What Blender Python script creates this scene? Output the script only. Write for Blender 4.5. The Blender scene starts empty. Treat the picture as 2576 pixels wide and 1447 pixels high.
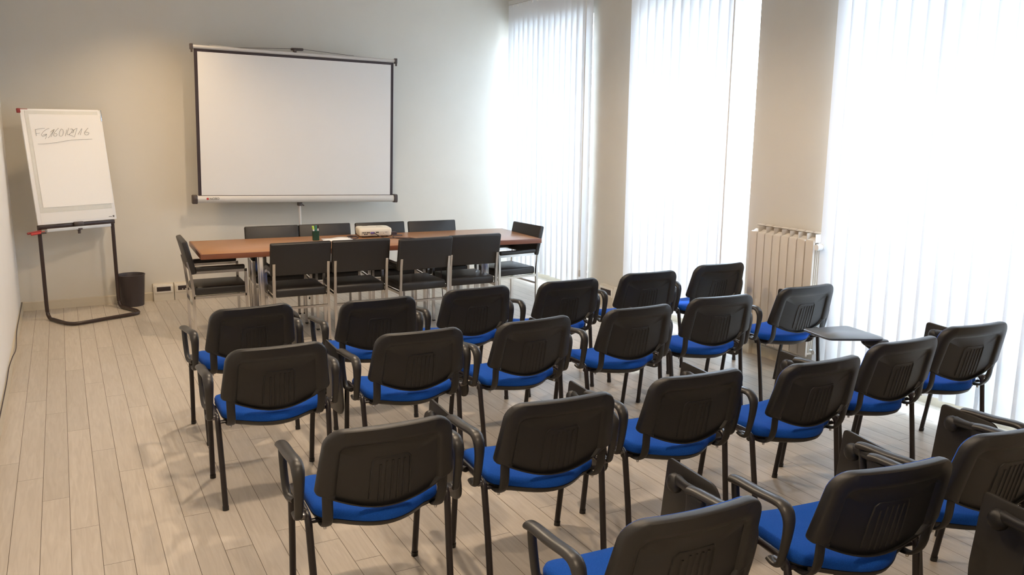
import bpy, bmesh, math, random
from mathutils import Vector, Matrix
random.seed(7)
PI=math.pi
sc=bpy.context.scene
COL=sc.collection
# ------------------------------------------------------------------ materials
def newmat(name):
    m=bpy.data.materials.new(name); m.use_nodes=True
    nt=m.node_tree; return m,nt,nt.nodes['Principled BSDF']
def mat(name,col,rough=.6,metal=0.,noise=0.,nscale=60.,bump=0.,bscale=200.,spec=.5,coat=0.):
    m,nt,b=newmat(name); N=nt.nodes; L=nt.links
    b.inputs['Base Color'].default_value=(*col,1); b.inputs['Roughness'].default_value=rough
    b.inputs['Metallic'].default_value=metal; b.inputs['Specular IOR Level'].default_value=spec
    if coat: b.inputs['Coat Weight'].default_value=coat
    tc=N.new('ShaderNodeTexCoord')
    if noise:
        n=N.new('ShaderNodeTexNoise'); n.inputs['Scale'].default_value=nscale; n.inputs['Detail'].default_value=4
        L.new(tc.outputs['Object'],n.inputs['Vector'])
        mx=N.new('ShaderNodeMix'); mx.data_type='RGBA'
        mx.inputs[6].default_value=(*[c*(1-noise) for c in col],1); mx.inputs[7].default_value=(*[min(1,c*(1+noise)) for c in col],1)
        L.new(n.outputs['Fac'],mx.inputs[0]); L.new(mx.outputs[2],b.inputs['Base Color'])
    if bump:
        n2=N.new('ShaderNodeTexNoise'); n2.inputs['Scale'].default_value=bscale; n2.inputs['Detail'].default_value=3
        L.new(tc.outputs['Object'],n2.inputs['Vector'])
        bp=N.new('ShaderNodeBump'); bp.inputs['Strength'].default_value=bump; bp.inputs['Distance'].default_value=.002
        L.new(n2.outputs['Fac'],bp.inputs['Height']); L.new(bp.outputs['Normal'],b.inputs['Normal'])
    return m
M={}
M['wall_paint']=mat('greige wall paint',(.65,.615,.545),.85,noise=.03,nscale=3,bump=.15,bscale=90,spec=.2)
M['wall_white']=mat('off white wall paint',(.82,.805,.78),.85,noise=.02,nscale=3,bump=.15,bscale=90,spec=.2)
M['ceiling']=mat('matt ceiling paint',(.78,.75,.70),.9,spec=.1)
M['base']=mat('cream baseboard',(.60,.54,.43),.55,noise=.02)
M['whitetrim']=mat('white window frame',(.82,.82,.82),.4)
M['plastic']=mat('black textured plastic',(.0135,.0125,.012),.40,bump=.25,bscale=900,spec=.5)
M['plastic_arm']=mat('black armrest plastic',(.022,.020,.018),.38,spec=.55)
M['tube']=mat('black painted tube',(.014,.010,.011),.3,spec=.5)
M['steel_blk']=mat('dark bare steel bracket',(.16,.15,.15),.3,metal=.8)
M['chrome']=mat('chrome steel',(.62,.60,.58),.18,metal=1.)
M['leather']=mat('black leatherette',(.013,.0115,.011),.42,bump=.2,bscale=500,spec=.5)
M['tablet']=mat('dark grey tablet laminate',(.075,.085,.095),.28)
M['screen']=mat('matte projection fabric',(.72,.71,.69),.8,spec=.1)
M['scr_black']=mat('black screen border',(.03,.018,.022),.6)
M['case']=mat('light grey metal case',(.58,.56,.53),.35,spec=.5)
M['cap']=mat('dark grey plastic cap',(.06,.045,.04),.5)
M['red']=mat('red plastic',(.45,.03,.03),.5)
M['darkred']=mat('dark red marker plastic',(.25,.02,.02),.5)
M['white_enamel']=mat('white board enamel',(.78,.78,.78),.35)
M['paper']=mat('white paper',(.80,.79,.77),.8,spec=.1)
M['paper_under']=mat('grey white paper stack',(.68,.68,.64),.85,noise=.05,nscale=30,spec=.1)
M['ink']=mat('dark grey marker ink',(.10,.10,.10),.7)
M['frame_brown']=mat('dark brown lacquered tube',(.035,.020,.017),.35)
M['tray']=mat('light grey tray',(.55,.58,.62),.35)
M['bin']=mat('dark grey bin plastic',(.045,.035,.036),.45)
M['socket']=mat('cream outlet housing',(.62,.56,.46),.5)
M['socket_lt']=mat('pale outlet frame',(.72,.68,.60),.45)
M['socket_blk']=mat('dark outlet insert',(.03,.02,.022),.4)
M['rad']=mat('cream radiator enamel',(.66,.60,.52),.35,spec=.5)
M['rad_side']=mat('white radiator casting',(.66,.66,.66),.45)
M['dark']=mat('dark cavity',(.09,.07,.06),.8)
M['valve']=mat('white valve plastic',(.85,.85,.83),.3)
M['brass']=mat('nickel plated fitting',(.6,.6,.6),.25,metal=1.)
M['proj']=mat('cream projector plastic',(.70,.65,.54),.45)
M['proj_side']=mat('grey beige projector panel',(.50,.45,.38),.5)
M['port']=mat('black port',(.02,.02,.02),.4)
M['vga']=mat('violet connector',(.10,.07,.30),.4)
M['cable']=mat('dark cable',(.04,.025,.03),.5)
M['cup']=mat('dark green plastic cup',(.010,.045,.030),.3)
M['pen_g']=mat('bright green marker',(.45,.75,.12),.4)
M['pen_t']=mat('teal marker',(.03,.25,.18),.4)
M['pen_w']=mat('white marker',(.8,.8,.85),.35)
M['pen_k']=mat('black marker cap',(.01,.01,.01),.4)
M['strip']=mat('white power strip plastic',(.78,.76,.72),.4)
M['gap']=mat('dark floor joint',(.15,.12,.095),.9)
M['lampglow']=None
def blue_fabric():
    m,nt,b=newmat('royal blue woven upholstery'); N=nt.nodes; L=nt.links
    tc=N.new('ShaderNodeTexCoord'); n=N.new('ShaderNodeTexNoise'); n.inputs['Scale'].default_value=420; n.inputs['Detail'].default_value=2
    L.new(tc.outputs['Object'],n.inputs['Vector'])
    r=N.new('ShaderNodeValToRGB'); r.color_ramp.elements[0].position=.3; r.color_ramp.elements[0].color=(.008,.055,.30,1)
    r.color_ramp.elements[1].position=.7; r.color_ramp.elements[1].color=(.014,.095,.44,1)
    L.new(n.outputs['Fac'],r.inputs['Fac']); L.new(r.outputs['Color'],b.inputs['Base Color'])
    b.inputs['Roughness'].default_value=.9; b.inputs['Specular IOR Level'].default_value=.08
    b.inputs['Sheen Weight'].default_value=.04; b.inputs['Sheen Roughness'].default_value=.4
    bp=N.new('ShaderNodeBump'); bp.inputs['Strength'].default_value=.3; bp.inputs['Distance'].default_value=.001
    L.new(n.outputs['Fac'],bp.inputs['Height']); L.new(bp.outputs['Normal'],b.inputs['Normal'])
    return m
M['blue']=blue_fabric()
def wood(name,c1,c2,rough,scale=(1.2,18,18),coat=.0):
    m,nt,b=newmat(name); N=nt.nodes; L=nt.links
    tc=N.new('ShaderNodeTexCoord'); mp=N.new('ShaderNodeMapping'); mp.inputs['Scale'].default_value=scale
    L.new(tc.outputs['Object'],mp.inputs['Vector'])
    n=N.new('ShaderNodeTexNoise'); n.inputs['Scale'].default_value=3; n.inputs['Detail'].default_value=6; n.inputs['Distortion'].default_value=.6
    L.new(mp.outputs['Vector'],n.inputs['Vector'])
    r=N.new('ShaderNodeValToRGB'); r.color_ramp.elements[0].position=.3; r.color_ramp.elements[0].color=(*c1,1)
    r.color_ramp.elements[1].position=.72; r.color_ramp.elements[1].color=(*c2,1)
    L.new(n.outputs['Fac'],r.inputs['Fac']); L.new(r.outputs['Color'],b.inputs['Base Color'])
    b.inputs['Roughness'].default_value=rough; b.inputs['Coat Weight'].default_value=coat
    return m
M['table']=wood('cherry table veneer',(.33,.150,.058),(.42,.205,.085),.32)
M['tedge']=wood('dark cherry table edge',(.15,.050,.024),(.20,.070,.033),.35)
def plankmat():
    m,nt,b=newmat('whitewashed oak planks'); N=nt.nodes; L=nt.links
    tc=N.new('ShaderNodeTexCoord'); g=N.new('ShaderNodeNewGeometry')
    mp=N.new('ShaderNodeMapping'); mp.inputs['Scale'].default_value=(22,1.6,1)
    cmb=N.new('ShaderNodeCombineXYZ'); ml=N.new('ShaderNodeMath'); ml.operation='MULTIPLY'; ml.inputs[1].default_value=37.
    L.new(g.outputs['Random Per Island'],ml.inputs[0]); L.new(ml.outputs[0],cmb.inputs['Z'])
    ad=N.new('ShaderNodeVectorMath'); ad.operation='ADD'
    L.new(tc.outputs['Object'],mp.inputs['Vector']); L.new(mp.outputs['Vector'],ad.inputs[0]); L.new(cmb.outputs[0],ad.inputs[1])
    n=N.new('ShaderNodeTexNoise'); n.inputs['Scale'].default_value=2.2; n.inputs['Detail'].default_value=7; n.inputs['Distortion'].default_value=1.2
    L.new(ad.outputs[0],n.inputs['Vector'])
    r=N.new('ShaderNodeValToRGB'); r.color_ramp.elements[0].position=.28; r.color_ramp.elements[0].color=(.475,.415,.345,1)
    r.color_ramp.elements[1].position=.70; r.color_ramp.elements[1].color=(.565,.505,.43,1)
    L.new(n.outputs['Fac'],r.inputs['Fac'])
    hs=N.new('ShaderNodeHueSaturation'); mr=N.new('ShaderNodeMapRange'); mr.inputs['To Min'].default_value=.94; mr.inputs['To Max'].default_value=1.05
    L.new(g.outputs['Random Per Island'],mr.inputs['Value']); L.new(mr.outputs[0],hs.inputs['Value']); L.new(r.outputs['Color'],hs.inputs['Color'])
    L.new(hs.outputs['Color'],b.inputs['Base Color'])
    b.inputs['Roughness'].default_value=.34; b.inputs['Specular IOR Level'].default_value=.5
    bp=N.new('ShaderNodeBump'); bp.inputs['Strength'].default_value=.12; bp.inputs['Distance'].default_value=.001
    L.new(n.outputs['Fac'],bp.inputs['Height']); L.new(bp.outputs['Normal'],b.inputs['Normal'])
    return m
M['plank']=plankmat()
def blindmat():
    m=bpy.data.materials.new('white translucent blind fabric'); m.use_nodes=True; nt=m.node_tree; N=nt.nodes; L=nt.links
    N.clear(); o=N.new('ShaderNodeOutputMaterial'); d=N.new('ShaderNodeBsdfDiffuse'); t=N.new('ShaderNodeBsdfTranslucent'); mx=N.new('ShaderNodeMixShader')
    d.inputs['Color'].default_value=(.80,.81,.82,1); t.inputs['Color'].default_value=(.88,.91,.95,1); mx.inputs[0].default_value=.22
    L.new(d.outputs[0],mx.inputs[1]); L.new(t.outputs[0],mx.inputs[2]); L.new(mx.outputs[0],o.inputs['Surface'])
    return m
M['blind']=blindmat()
def glassmat():
    m=bpy.data.materials.new('clear window glass'); m.use_nodes=True; nt=m.node_tree; N=nt.nodes; L=nt.links
    N.clear(); o=N.new('ShaderNodeOutputMaterial'); t=N.new('ShaderNodeBsdfTransparent'); g=N.new('ShaderNodeBsdfGlossy'); mx=N.new('ShaderNodeMixShader'); f=N.new('ShaderNodeLayerWeight'); f.inputs['Blend'].default_value=.5; pw=N.new('ShaderNodeMath'); pw.operation='POWER'; pw.inputs[1].default_value=4.; ma=N.new('ShaderNodeMath'); ma.operation='MULTIPLY_ADD'; ma.inputs[1].default_value=.55; ma.inputs[2].default_value=.03
    g.inputs['Roughness'].default_value=.01; t.inputs['Color'].default_value=(.95,.97,.97,1)
    L.new(f.outputs['Facing'],pw.inputs[0]); L.new(pw.outputs[0],ma.inputs[0]); L.new(ma.outputs[0],mx.inputs[0]); L.new(t.outputs[0],mx.inputs[1]); L.new(g.outputs[0],mx.inputs[2]); L.new(mx.outputs[0],o.inputs['Surface'])
    return m
M['glass']=glassmat()
def glow(name,col,st):
    m=bpy.data.materials.new(name); m.use_nodes=True; nt=m.node_tree; N=nt.nodes; N.clear()
    o=N.new('ShaderNodeOutputMaterial'); e=N.new('ShaderNodeEmission'); e.inputs[0].default_value=(*col,1); e.inputs[1].default_value=st
    nt.links.new(e.outputs[0],o.inputs['Surface']); return m
M['lampglow']=glow('lit lamp lens',(1,.78,.5),6)
# ------------------------------------------------------------------ mesh helpers
class MB:
    def __init__(s): s.v=[]; s.f=[]; s.mi=[]
    def add(s,vs,fs,mi=0):
        o=len(s.v); s.v+= [tuple(v) for v in vs]; s.f+=[tuple(i+o for i in f) for f in fs]; s.mi+=[mi]*len(fs); return s
    def box(s,x0,x1,y0,y1,z0,z1,mi=0):
        v=[(x,y,z) for z in (z0,z1) for y in (y0,y1) for x in (x0,x1)]
        return s.add(v,[(0,2,3,1),(4,5,7,6),(0,1,5,4),(2,6,7,3),(0,4,6,2),(1,3,7,5)],mi)
    def rbox(s,x0,x1,y0,y1,z0,z1,r=.005,seg=2,mi=0,M4=None):
        bm=bmesh.new(); bmesh.ops.create_cube(bm,size=1)
        for v in bm.verts: v.co=Vector(((x0+x1)/2+v.co.x*(x1-x0),(y0+y1)/2+v.co.y*(y1-y0),(z0+z1)/2+v.co.z*(z1-z0)))
        bmesh.ops.bevel(bm,geom=bm.edges[:],offset=min(r,.49*min(x1-x0,y1-y0,z1-z0)),segments=seg,affect='EDGES',profile=.5)
        if M4 is not None: bmesh.ops.transform(bm,matrix=M4,verts=bm.verts)
        bm.verts.index_update(); s.add([v.co[:] for v in bm.verts],[[v.index for v in f.verts] for f in bm.faces],mi); bm.free(); return s
    def prism(s,pts,h,axis='z',base=0.,mi=0,M4=None):
        n=len(pts); vs=[]
        for k in (0,h):
            for a,b in pts:
                vs.append({'z':(a,b,base+k),'y':(a,base+k,b),'x':(base+k,a,b)}[axis])
        if M4 is not None: vs=[(M4@Vector(v))[:] for v in vs]
        fs=[tuple(range(n))[::-1],tuple(range(n,2*n))]+[(i,(i+1)%n,n+(i+1)%n,n+i) for i in range(n)]
        return s.add(vs,fs,mi)
    def tube(s,pts,ra,rb=None,n=10,up=(0,0,1),closed=False,cap=True,mi=0,radii=None,square=False):
        """sweep an ellipse: ra along the side direction (tangent x up), rb along the other"""
        rb=rb or ra; P=[Vector(p) for p in pts]; m=len(P); up=Vector(up); rings=[]
        for i,p in enumerate(P):
            if closed: t=(P[(i+1)%m]-P[i-1])
            else: t=(P[min(i+1,m-1)]-P[max(i-1,0)])
            t.normalize(); u=up
            if abs(t.dot(u))>.97: u=Vector((1,0,0)) if abs(t.x)<.9 else Vector((0,1,0))
            a=t.cross(u).normalized(); b=a.cross(t).normalized()
            if not closed and False: pass
            k=radii[i] if radii else 1.
            ring=[]
            for j in range(n):
                th=2*PI*j/n+(PI/4 if square else 0)
                q=1.414 if square else 1.
                ring.append((p+a*math.cos(th)*ra*k*q+b*math.sin(th)*rb*k*q)[:])
            rings.append(ring)
        vs=[v for r in rings for v in r]; fs=[]
        for i in range(m if closed else m-1):
            for j in range(n):
                a0=i*n+j; a1=i*n+(j+1)%n; b0=((i+1)%m)*n+j; b1=((i+1)%m)*n+(j+1)%n
                fs.append((a0,a1,b1,b0))
        if cap and not closed: fs.append(tuple(range(n))[::-1]); fs.append(tuple((m-1)*n+j for j in range(n)))
        return s.add(vs,fs,mi)
    def stack(s,rings,mi=0,capa=True,capb=True):
        n=len(rings[0]); vs=[v for r in rings for v in r]; fs=[]
        for i in range(len(rings)-1):
            for j in range(n): fs.append((i*n+j,i*n+(j+1)%n,(i+1)*n+(j+1)%n,(i+1)*n+j))
        if capa: fs.append(tuple(range(n))[::-1])
        if capb: fs.append(tuple((len(rings)-1)*n+j for j in range(n)))
        return s.add(vs,fs,mi)
    def lathe(s,prof,c=(0,0,0),n=24,axis='z',mi=0):
        rings=[]
        for r,h in prof:
            ring=[]
            for j in range(n):
                a=2*PI*j/n; p=(r*math.cos(a),r*math.sin(a),h)
                if axis=='x': p=(p[2],p[0],p[1])
                if axis=='y': p=(p[0],p[2],p[1])
                ring.append((c[0]+p[0],c[1]+p[1],c[2]+p[2]))
            rings.append(ring)
        return s.stack(rings,mi)
    def build(s,name,mats,parent=None,smooth=40,label=None,M4=None):
        me=bpy.data.meshes.new(name)
        vs=s.v if M4 is None else [(M4@Vector(v))[:] for v in s.v]
        me.from_pydata(vs,[],s.f)
        if not isinstance(mats,(list,tuple)): mats=[mats]
        for m in mats: me.materials.append(m)
        me.polygons.foreach_set('material_index',s.mi)
        bm=bmesh.new(); bm.from_mesh(me); bmesh.ops.recalc_face_normals(bm,faces=bm.faces); bm.to_mesh(me); bm.free()
        if smooth:
            me.polygons.foreach_set('use_smooth',[True]*len(me.polygons)); me.set_sharp_from_angle(angle=math.radians(smooth))
        me.update()
        o=bpy.data.objects.new(name,me); COL.objects.link(o)
        if parent: o.parent=parent
        if label: o['label']=label
        return o
def thing(name,label,cat,loc=(0,0,0),rz=0,group=None):
    o=bpy.data.objects.new(name,None); COL.objects.link(o); o.empty_display_size=.1
    o.location=loc; o.rotation_euler=(0,0,rz); o['label']=label; o['category']=cat
    if group: o['group']=group
    return o
def tag(o,label,cat,group=None):
    o['label']=label; o['category']=cat
    if group: o['group']=group
    return o
def struct(o): o['kind']='structure'; return o
def kids(o): return [c for c in bpy.data.objects if c.parent==o]
def copy_thing(root,loc,rz,label,skip=()):
    r=root.copy(); COL.objects.link(r); r.location=loc; r.rotation_euler=(0,0,rz); r['label']=label
    for ch in CH[root.name]:
        if ch[0].name.split('.')[0] in skip: continue
        c=ch[0].copy(); COL.objects.link(c); c.parent=r
        for g in ch[1]:
            d=g.copy(); COL.objects.link(d); d.parent=c
    return r
CH={}
def arc(cx,cy,r,a0,a1,n):
    return [(cx+r*math.cos(a0+(a1-a0)*i/n),cy+r*math.sin(a0+(a1-a0)*i/n)) for i in range(n+1)]
def smoothpath(pts,k=6):
    """Catmull-Rom through points"""
    P=[Vector(p) for p in pts]; out=[]
    for i in range(len(P)-1):
        p0=P[max(i-1,0)]; p1=P[i]; p2=P[i+1]; p3=P[min(i+2,len(P)-1)]
        for j in range(k):
            t=j/k; out.append(.5*((2*p1)+(p2-p0)*t+(2*p0-5*p1+4*p2-p3)*t*t+(3*p1-p0-3*p2+p3)*t**3))
    out.append(P[-1]); return [tuple(v) for v in out]
def roundpoly(pts,r,n=4):
    """2D polygon with rounded corners; r single or list"""
    out=[]; m=len(pts)
    for i in range(m):
        p=Vector(pts[i]); a=Vector(pts[i-1])-p; b=Vector(pts[(i+1)%m])-p
        rr=r[i] if isinstance(r,(list,tuple)) else r
        la,lb=a.length,b.length; d=min(rr,la*.48,lb*.48); A=p+a/la*d; B=p+b/lb*d
        for k in range(n+1):
            t=k/n; out.append(((1-t)**2*A+2*t*(1-t)*p+t*t*B)[:])
    return out
# ------------------------------------------------------------------ room
WX=5.18; H=3.27; YB=0.; YF=-9.75
b=MB()
PW=.1142; X0=.006
Y0={0:-4.15,1:-4.42,2:-4.73,3:-5.11,4:-5.51,5:-4.51,6:-4.81,7:-3.83,8:-4.235,9:-4.61,10:-5.52,11:-5.71,12:-5.93,17:-5.99,21:-5.77,22:-6.03}
g=.0011
b.box(-.3,5.7,-10,.2,-.12,-.0015,1)
for i in range(-1,47):
    x0=X0+i*PW; y0=Y0.get(i,-4.15-.352*i+random.uniform(-.12,.12))
    k0=math.floor((-10-y0)/1.365)
    for k in range(k0,k0+9):
        a=max(y0+k*1.365,-10.); c=min(y0+(k+1)*1.365,.15)
        if c<=a: continue
        b.add([(x0+g,a+g,0),(x0+PW-g,a+g,0),(x0+PW-g,c-g,0),(x0+g,c-g,0)],[(0,1,2,3)],0)
fl=b.build('floor',[M['plank'],M['gap']],smooth=0); struct(fl)
struct(MB().box(-.3,5.7,-10,.2,H,H+.15).build('ceiling',M['ceiling'],smooth=0))
struct(MB().box(-.3,5.7,0,.2,-.05,H+.05).build('wall_back',M['wall_paint'],smooth=0))
struct(MB().box(-.25,0,-10,0,-.05,H+.05).build('wall_left',M['wall_white'],smooth=0))
struct(MB().box(0,5.7,YF-.2,YF,-.05,H+.05).build('wall_front',M['wall_white'],smooth=0))
# right wall with window openings   (y ranges)
OPEN=[(-1.72,-.06),(-4.02,-2.50),(-6.62,-4.88)]
ZT=2.84
b=MB(); edges=[YF]+sorted([y for o in OPEN for y in o])+[0]
for i in range(0,len(edges),2): b.box(WX,WX+.38,edges[i],edges[i+1],-.05,H+.05)
for a,c in OPEN:
    b.box(WX,WX+.38,a,c,ZT,H+.05); b.box(WX+.14,WX+.38,a,c,-.05,.10)
struct(b.build('wall_right',M['wall_paint'],smooth=0))
# baseboards
bh=.085
struct(MB().prism([(-.014,0),(-.014,bh-.006),(-.008,bh),(0,bh),(0,0)],1.15-0.014,'x',.014).build('baseboard_back',M['base'],smooth=0))
bb=MB().prism([(-.014,0),(-.014,bh-.006),(-.008,bh),(0,bh),(0,0)],WX-1.56-.014,'x',1.56); o=bb.build('baseboard_back_right',M['base'],smooth=0); o.name='baseboard_back.001'; struct(o)
struct(MB().prism([(0,0),(.014,0),(.014,bh-.006),(.008,bh),(0,bh)],-YF,'y',YF).build('baseboard_left',M['base'],smooth=0))
b=MB()
prev=0
for a,c in reversed(sorted(OPEN)):
    b.prism([(WX,0),(WX-.014,0),(WX-.014,bh-.006),(WX-.008,bh),(WX,bh)],-(c-prev),'y',c)
    prev=a
    b.prism([(WX+.14,0),(WX+.13,0),(WX+.13,bh),(WX+.14,bh)],c-a,'y',a)
    b.box(WX-.014,WX+.13,a-.0,a+.012,0,bh)
b.prism([(WX,0),(WX-.014,0),(WX-.014,bh-.006),(WX-.008,bh),(WX,bh)],-(YF-prev),'y',YF)
struct(b.build('baseboard_right',M['base'],smooth=0))
# windows
for i,(a,c) in enumerate(OPEN):
    f=MB(); xa,xb=WX+.17,WX+.24; m=(a+c)/2
    f.box(xa,xb,a,a+.06,.10,ZT); f.box(xa,xb,c-.06,c,.10,ZT); f.box(xa,xb,a,c,ZT-.06,ZT); f.box(xa,xb,a,c,.10,.20)
    f.box(xa-.01,xb,m-.055,m+.055,.10,ZT)
    w=f.build('window_%d'%(i+1),M['whitetrim'],smooth=0); struct(w)
    MB().box(WX+.20,WX+.206,a+.055,m-.05,.19,ZT-.055).build('pane',M['glass'],w,smooth=0)
    MB().box(WX+.20,WX+.206,m+.05,c-.055,.19,ZT-.055).build('pane',M['glass'],w,smooth=0)
    hd=MB(); hd.rbox(xa-.02,xa-.01,m-.015,m+.015,1.0,1.16,.004); hd.rbox(xa-.06,xa-.045,m-.01,m+.01,1.0,1.12,.004); hd.box(xa-.05,xa-.012,m-.008,m+.008,1.09,1.11)
    hd.build('window_handle',M['brass'],w)
struct(MB().box(WX+.38,14,-14,4,-.3,-.05).build('ground',mat('pale terrace paving',(.55,.55,.54),.8),smooth=0))
struct(MB().box(6.25,6.38,-14,4,-.3,1.12).build('sky_block_wall',mat('grey sky block',(.45,.45,.44),.9),smooth=0))  # unseen wall added outside to cut low sky light on the blind bottoms
# ------------------------------------------------------------------ vertical blinds
def blind(name,label,y0,y1,wand=True,ang=17,gapfrom=None):
    """y1 is the far (left in view) end, y0 the near end"""
    t=thing(name,label,'blind',(5.10,(y0+y1)/2,0),0,'white vertical blinds over the windows')
    cy=(y0+y1)/2; L=(y1-y0)
    h=MB(); h.rbox(-.022,.022,y0-cy-.01,y1-cy+.01,3.09,3.13,.004); h.box(-.006,.006,y0-cy,y1-cy,3.083,3.092); h.build('headrail',M['case'],t)
    for yy in (y0-cy+.12,y1-cy-.12): 
        MB().box(-.012,.078,yy-.012,yy+.012,3.13,3.14).build('wall_bracket',M['case'],t,smooth=0)
    p=.1145; n=int(round((L-.127)/p))+1
    for i in range(n):
        c=y1-cy-.0635-(L-.127)*i/(n-1)
        a=math.radians(ang+random.uniform(-4,4)); b=MB(); rings=[]
        K=8; zt,zb=3.082,.125+random.uniform(-.004,.004)
        tw=math.radians(random.uniform(-2.5,2.5))
        vs=[];fs=[]; Z=[zb,.9,1.8,2.6,zt]
        for zi,z in enumerate(Z):
            aa=a+tw*(1-z/3.1)
            for k in range(K+1):
                s=(k/K-.5)*.133; bow=.006*(1-(2*k/K-1)**2)
                dy=-s*math.cos(aa)+bow*math.sin(aa); dx=s*math.sin(aa)+bow*math.cos(aa)
                vs.append((dx,c+dy,z))
        for zi in range(len(Z)-1):
            for k in range(K): q=zi*(K+1)+k; fs.append((q,q+1,q+K+2,q+K+1))
        b.add(vs,fs)
        # stiffening weight pocket at the hem
        b.build('slat',M['blind'],t)
        MB().box(-.004,.004,c-.006,c+.006,3.06,3.088).build('slat_hanger',M['valve'],t,smooth=0)
    if wand:
        w=MB(); w.tube([(-.045,y0-cy+.03,2.95),(-.05,y0-cy+.035,.30)],.006,n=8)
        w.build('wand',M['valve'],t); 
        MB().lathe([(.009,.235),(.010,.25),(.009,.30),(.004,.305)],(-.05,y0-cy+.035,0),12).build('wand_weight',M['case'],t)
    return t
blind('vertical_blind','white vertical blind at the far window beside the back wall corner',-1.80,-.09)
blind('vertical_blind','white vertical blind at the middle window, left of the radiator',-3.90,-2.49,ang=15)
blind('vertical_blind','white vertical blind at the nearest window, right of the radiator',-6.66,-4.84,ang=15)
# bead chain tensioner clipped to the far blind is drawn in the wand
# ------------------------------------------------------------------ blue chairs
def outl(hw_b,hw_t,z0,z1,rt,rb,dip,dw=.225,nb=16,nc=7,ns=8):
    """closed outline (u,z), counter-clockwise from bottom-left; equal counts for every call"""
    pts=[]
    for i in range(nb):   # bottom edge left->right with dip
        s=i/nb*2-1; u=s*(hw_b-rb); pts.append((u,z0-dip*math.cos(u/dw*PI/2)))
    for i in range(nc):
        a=-PI/2+PI/2*i/nc; pts.append((hw_b-rb+rb*math.cos(a),z0+rb+rb*math.sin(a)))
    for i in range(ns):
        t=i/ns; pts.append((hw_b+(hw_t-hw_b)*t,z0+rb+(z1-rt-z0-rb)*t))
    for i in range(nc):
        a=PI/2*i/nc; pts.append((hw_t-rt+rt*math.cos(a),z1-rt+rt*math.sin(a)))
    for i in range(nb):
        s=1-i/nb*2; pts.append((s*(hw_t-rt),z1+.006*(1-s*s)*0))
    for i in range(nc):
        a=PI/2+PI/2*i/nc; pts.append((-(hw_t-rt)+rt*math.cos(a),z1-rt+rt*math.sin(a)))
    for i in range(ns):
        t=1-i/ns; pts.append((-(hw_b+(hw_t-hw_b)*t),z0+rb+(z1-rt-z0-rb)*t))
    for i in range(nc):
        a=PI+PI/2*i/nc; pts.append((-(hw_b-rb)+rb*math.cos(a),z0+rb+rb*math.sin(a)))
    return pts
TILT=.246; BOW=.035
def bv(u,z): return -TILT*(z-.5)-BOW*(1-(u/.245)**2)
def lerp(A,B,t): return [((1-t)*a[0]+t*b[0],(1-t)*a[1]+t*b[1]) for a,b in zip(A,B)]
G_SEAT='blue seated chairs set out in rows'
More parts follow.
